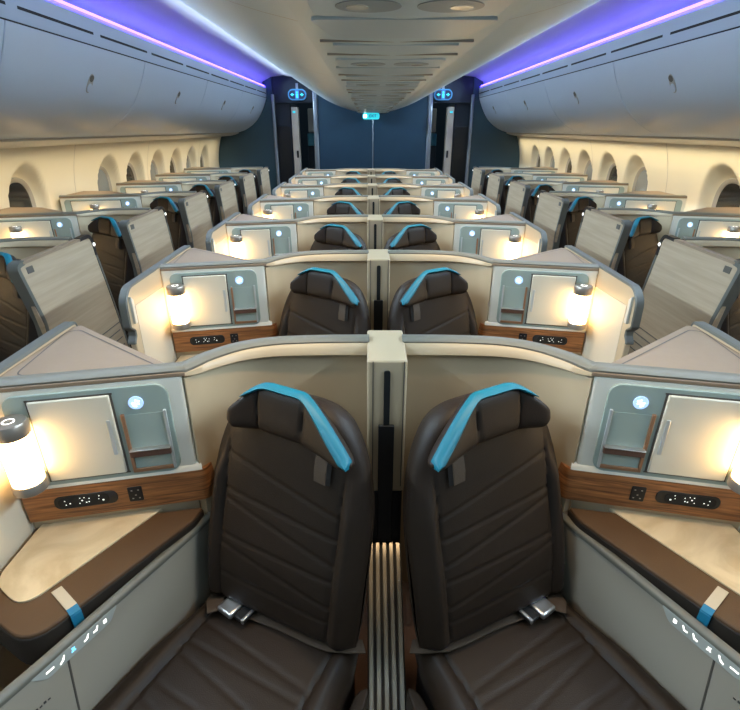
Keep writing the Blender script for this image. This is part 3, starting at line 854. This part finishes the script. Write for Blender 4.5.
# passenger service units in the centre channel
fz = lambda z: (lambda u, v, w: (CC + u, v, z - w))
PORD = ['nearest', 'second', 'third', 'fourth', 'fifth', 'sixth', 'seventh', 'eighth']
for k in range(8):
    y = 1.27 + k * P
    if y > YB - .5: break
    r = thing('passenger_service_unit', (CC, y, 1.962)); bs = (CC, y, 1.962)
    tag(r, f'pale ceiling service panel with two oval reading lights, {PORD[k]} along the centre channel', 'service panel', 'service panels along the centre ceiling')
    f = lambda u, v, w, y=y: (CC + u, y + v, 1.9615 - w)
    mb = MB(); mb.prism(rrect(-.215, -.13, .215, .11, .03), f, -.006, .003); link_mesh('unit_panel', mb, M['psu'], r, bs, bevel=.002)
    for sg in (-1, 1):
        mb = MB(); mb.prism([(sg * .088 + .072 * math.cos(2 * PI * q / 28), .06 * math.sin(2 * PI * q / 28)) for q in range(28)], f, .002, .005)
        g = link_mesh('reading_light', mb, M['psushade'], r, bs, bevel=.001)
        mb = MB(); mb.prism([(sg * .112 + .024 * math.cos(2 * PI * q / 20), .024 * math.sin(2 * PI * q / 20)) for q in range(20)], f, .005, .007)
        link_mesh('light_lens', mb, M['spotglass'], g, bs)
    mb = MB(); mb.prism(rpoly([(-.232, .15), (.232, .15), (.19, .42), (-.19, .42)], .03), f, -.006, .003)
    link_mesh('speaker_panel', mb, M['psupale'], r, bs, bevel=.002)
    mb = MB(); mb.prism([(-.20, .56), (.20, .56), (.20, .70), (-.20, .70)], f, -.006, .0025); link_mesh('blank_panel', mb, M['psupale'] if k % 2 else M['psu'], r, bs, bevel=.002)
    for v in (.50, .80):
        mb = MB(); mb.prism([(-.235, v), (.235, v), (.235, v + .006), (-.235, v + .006)], f, -.006, .0012); link_mesh('panel_joint', mb, M['frame'], r, bs)

# ------------------------------------------------------------------ front end of the cabin
def slab(name, x0, x1, z0, z1, y, th, m, parent=None, bevel=.004):
    mb = MB(); mb.box(((x0 + x1) / 2, y + th / 2, (z0 + z1) / 2), (x1 - x0, th, z1 - z0)); return link_mesh(name, mb, m, parent, bevel=bevel)
struct(slab('wall_front', -.86, 1.04, 0, 2.6, YB, .06, M['navy']))
struct(slab('trim_5', .085, .105, .8, 1.99, YB - .012, .012, M['silver']))
struct(slab('trim_6', -.94, -.86, 0, 2.6, YB - .03, .10, M['silver'], bevel=.02))
struct(slab('trim_7', 1.04, 1.12, 0, 2.6, YB - .03, .10, M['silver'], bevel=.02))
struct(slab('wall_front_left', -2.9, -1.62, 0, 2.6, YB, .06, M['slate']))
struct(slab('wall_front_right', 1.80, 3.0, 0, 2.6, YB, .06, M['slate']))
struct(slab('trim_8', -1.645, -1.60, 0, 2.25, YB - .03, .08, M['silver'], bevel=.01))
struct(slab('trim_9', 1.78, 1.825, 0, 2.25, YB - .03, .08, M['silver'], bevel=.01))
struct(slab('wall_back', -2.9, 3.0, 0, 2.7, 12.5, .06, M['navydark']))
struct(slab('lintel_1' if False else 'trim_10', -1.62, -.90, 2.12, 2.6, YB + .02, .06, M['navydark']))
struct(slab('trim_11', 1.08, 1.80, 2.12, 2.6, YB + .02, .06, M['navydark']))
for s, cx, sd in ((1, -1.24, 'left'), (-1, 1.42, 'right')):
    r = thing('galley_cabinet', (cx - s * .22, YB + .5, 0))
    tag(r, f'tall dark galley cabinet standing beyond the {sd} aisle opening', 'cabinet', 'dark cabinets beyond the aisles')
    bs = (cx - s * .22, YB + .5, 0)
    mb = MB(); mb.box((cx - s * .25, YB + .55, 1.06), (.28, .8, 2.12)); link_mesh('cabinet_body', mb, M['navydark'], r, bs, bevel=.01)
    mb = MB(); mb.box((cx - s * .25, YB + .145, 1.1), (.24, .01, 1.3)); link_mesh('cabinet_door', mb, M['black'], r, bs, bevel=.003)
    r = thing('door_jamb', (cx - s * .03, YB + .1, 0)); bs = (cx - s * .03, YB + .1, 0)
    tag(r, f'cream upright door jamb with small latch at the end of the {sd} aisle', 'door jamb', 'cream jambs at the aisle ends')
    mb = MB(); mb.box((cx - s * .03, YB + .15, 1.03), (.12, .16, 2.06)); link_mesh('jamb_body', mb, M['galley'], r, bs, bevel=.012)
    mb = MB(); mb.box((cx - s * .01, YB + .065, 1.30), (.035, .014, .12)); link_mesh('jamb_latch', mb, M['black'], r, bs, bevel=.004)
    mb = MB(); mb.box((cx - s * .04, YB + .066, 1.98), (.05, .012, .03)); link_mesh('jamb_sticker', mb, M['exit'], r, bs)
    r = thing('galley_unit', (cx + s * .2, YB + 1.1, 0)); bs = (cx + s * .2, YB + 1.1, 0)
    tag(r, f'galley unit with pale upper cupboard seen through the {sd} aisle opening', 'galley', 'galley units beyond the aisles')
    mb = MB(); mb.box((cx + s * .28, YB + 1.3, .70), (.42, .5, 1.40)); link_mesh('lower_counter', mb, M['navydark'], r, bs, bevel=.01)
    mb = MB(); mb.box((cx + s * .28, YB + 1.28, 1.52), (.42, .5, .22)); link_mesh('teal_drawer', mb, M['galleyteal'], r, bs, bevel=.01)
    mb = MB(); mb.box((cx + s * .28, YB + 1.3, 1.86), (.38, .5, .42)); link_mesh('upper_cupboard', mb, M['galley'], r, bs, bevel=.02)
    # lavatory sign
    sy = YB - .09; sx = -1.19 if s > 0 else 1.28
    r = thing('lavatory_sign', (sx, sy, 2.24)); bs = (sx, sy, 2.24)
    tag(r, f'oval blue lavatory sign glowing above the {sd} aisle', 'sign', 'oval blue signs above the aisles')
    f = lambda u, v, w, sx=sx, sy=sy: (sx + u, sy - w, 2.24 + v)
    mb = MB(); mb.prism(rrect(-.155, -.085, .155, .085, .08, 8), f, -.03, .0); link_mesh('sign_ring', mb, M['signring'], r, bs, bevel=.004)
    mb = MB(); mb.prism(rrect(-.135, -.065, .135, .065, .06, 8), f, .0, .006); link_mesh('sign_face', mb, M['signdark'], r, bs)
    mb = MB(); mb.prism([(-.03, -.06), (.03, -.06), (.03, .06), (-.03, .06)], f, .006, .009); g = link_mesh('sign_figure_panel', mb, M['signblue'], r, bs)
    mb = MB(); mb.prism([(.014 * math.cos(q * PI / 6), .033 + .014 * math.sin(q * PI / 6)) for q in range(12)], f, .009, .011)
    mb.prism([(-.018, .012), (.018, .012), (.014, -.02), (.010, -.048), (-.010, -.048), (-.014, -.02)], f, .009, .011); link_mesh('sign_figure', mb, M['exit'], g, bs)
    for sg in (-1, 1):
        mb = MB(); mb.prism([(sg * .052, -.008), (sg * .075, -.008), (sg * .075, -.026), (sg * .112, 0), (sg * .075, .026), (sg * .075, .008), (sg * .052, .008)], f, .006, .009); link_mesh('sign_arrow', mb, M['exit'], r, bs)
    mb = MB(); mb.box((sx, sy + .03, 2.36), (.04, .03, .10)); link_mesh('sign_bracket', mb, M['silver'], r, bs)

# exit sign hanging under the centre channel
ey = YB - .25; ex = CC - .03
r = thing('exit_sign', (ex, ey, 1.90)); bs = (ex, ey, 1.90)
tag(r, 'small cyan exit sign with a white lamp hanging at the end of the centre ceiling', 'sign')
f = lambda u, v, w: (ex + u, ey - w, 1.915 + v)
mb = MB(); mb.prism(rrect(-.14, -.055, .14, .045, .03), f, -.04, .0); link_mesh('sign_box', mb, M['exit'], r, bs, bevel=.006)
mb = MB(); mb.cyl((ex - .10, ey - .001, 1.91), (ex - .10, ey - .012, 1.91), .028, n=18); link_mesh('sign_lamp', mb, M['exitlamp'], r, bs)
cu = bpy.data.curves.new('exit_text', 'FONT'); cu.body = 'EXIT'; cu.size = .062; cu.align_x = 'CENTER'; cu.align_y = 'CENTER'; cu.extrude = .001
t0 = bpy.data.objects.new('exit_text', cu); COL.objects.link(t0)
bpy.context.view_layer.update()
me = bpy.data.meshes.new_from_object(t0.evaluated_get(bpy.context.evaluated_depsgraph_get()))
bpy.data.objects.remove(t0); bpy.data.curves.remove(cu)
me.materials.clear(); me.materials.append(M['signdark'])
t_ = bpy.data.objects.new('exit_lettering', me); COL.objects.link(t_)
t_.rotation_euler = (PI / 2, 0, 0); t_.location = (.03, -.0035, .010); t_.parent = r

# ------------------------------------------------------------------ light
def spot(name, loc, target, energy, col, size=50, blend=.6, rad=.03):
    l = bpy.data.lights.new(name, 'SPOT'); l.energy = energy; l.color = col; l.spot_size = math.radians(size); l.spot_blend = blend; l.shadow_soft_size = rad
    o = bpy.data.objects.new(name, l); COL.objects.link(o); o.location = loc
    o.rotation_euler = (Vector(target) - Vector(loc)).to_track_quat('-Z', 'Y').to_euler(); return o
for k in range(8):
    for s in (1, -1):
        spot('reading_spot', (CC - s * .125, .98 + k * P + .04, 1.935), (CX - s * .62, 1.0 + k * P, .9), 19, (1, .72, .42), 75, .8, .03)
def area(name, loc, target, sx, sy, energy, col):
    l = bpy.data.lights.new(name, 'AREA'); l.shape = 'RECTANGLE'; l.size = sx; l.size_y = sy; l.energy = energy; l.color = col
    o = bpy.data.objects.new(name, l); COL.objects.link(o); o.location = loc
    o.rotation_euler = (Vector(target) - Vector(loc)).to_track_quat('-Z', 'X').to_euler(); return o
def strip_light(name, x, z, tx, tz, energy, col, wid=.03, spread=180):
    l = area(name, (x, (Y0 + YB) / 2, z), (tx, (Y0 + YB) / 2, tz), YB - Y0 - .3, wid, energy, col); l.data.spread = math.radians(spread)
    # long side along the cabin
    d = (Vector((tx, 0, tz)) - Vector((x, 0, z))).normalized(); Z = -d; X = Vector((0, 1, 0)); Yv = Z.cross(X)
    l.rotation_euler = Matrix((X, Yv, Z)).transposed().to_euler()
    return l
for s in (1, -1):
    strip_light('sidewall_wash', CC - s * 2.42, 1.588, CC - s * 2.70, 1.15, 18, (1, .83, .52), .03, 110)
    strip_light('aisle_fill', CC - s * 1.16, 2.40, CC - s * 1.30, 0, 23, (.74, .92, 1), .04, 150)  # added fill strip without a visible source, brightens the suites from above
    strip_light('ceiling_fill', CC - s * 1.74, 2.40, CC - s * .3, 2.0, 95, (.66, .88, 1), .03, 100)  # added pale fill at the bin tops, brightens the centre ceiling
w = bpy.data.worlds.new('World'); SC.world = w; w.use_nodes = True
bg = w.node_tree.nodes['Background']; bg.inputs[0].default_value = (.46, .70, .84, 1); bg.inputs[1].default_value = .26

# ------------------------------------------------------------------ camera
cam = bpy.data.cameras.new('camera'); co = bpy.data.objects.new('camera', cam); COL.objects.link(co)
cam.sensor_fit = 'HORIZONTAL'; cam.sensor_width = 36; cam.lens = 24.0; cam.shift_x = 2.5 / 740; cam.clip_start = .05
co.location = (0, 0, 1.72); co.rotation_euler = (PI / 2 - math.atan(226.5 / 493.3), 0, 0)
SC.camera = co
SC.view_settings.view_transform = 'Standard'; SC.view_settings.look = 'None'; SC.view_settings.gamma = 1; SC.view_settings.exposure = 0.15
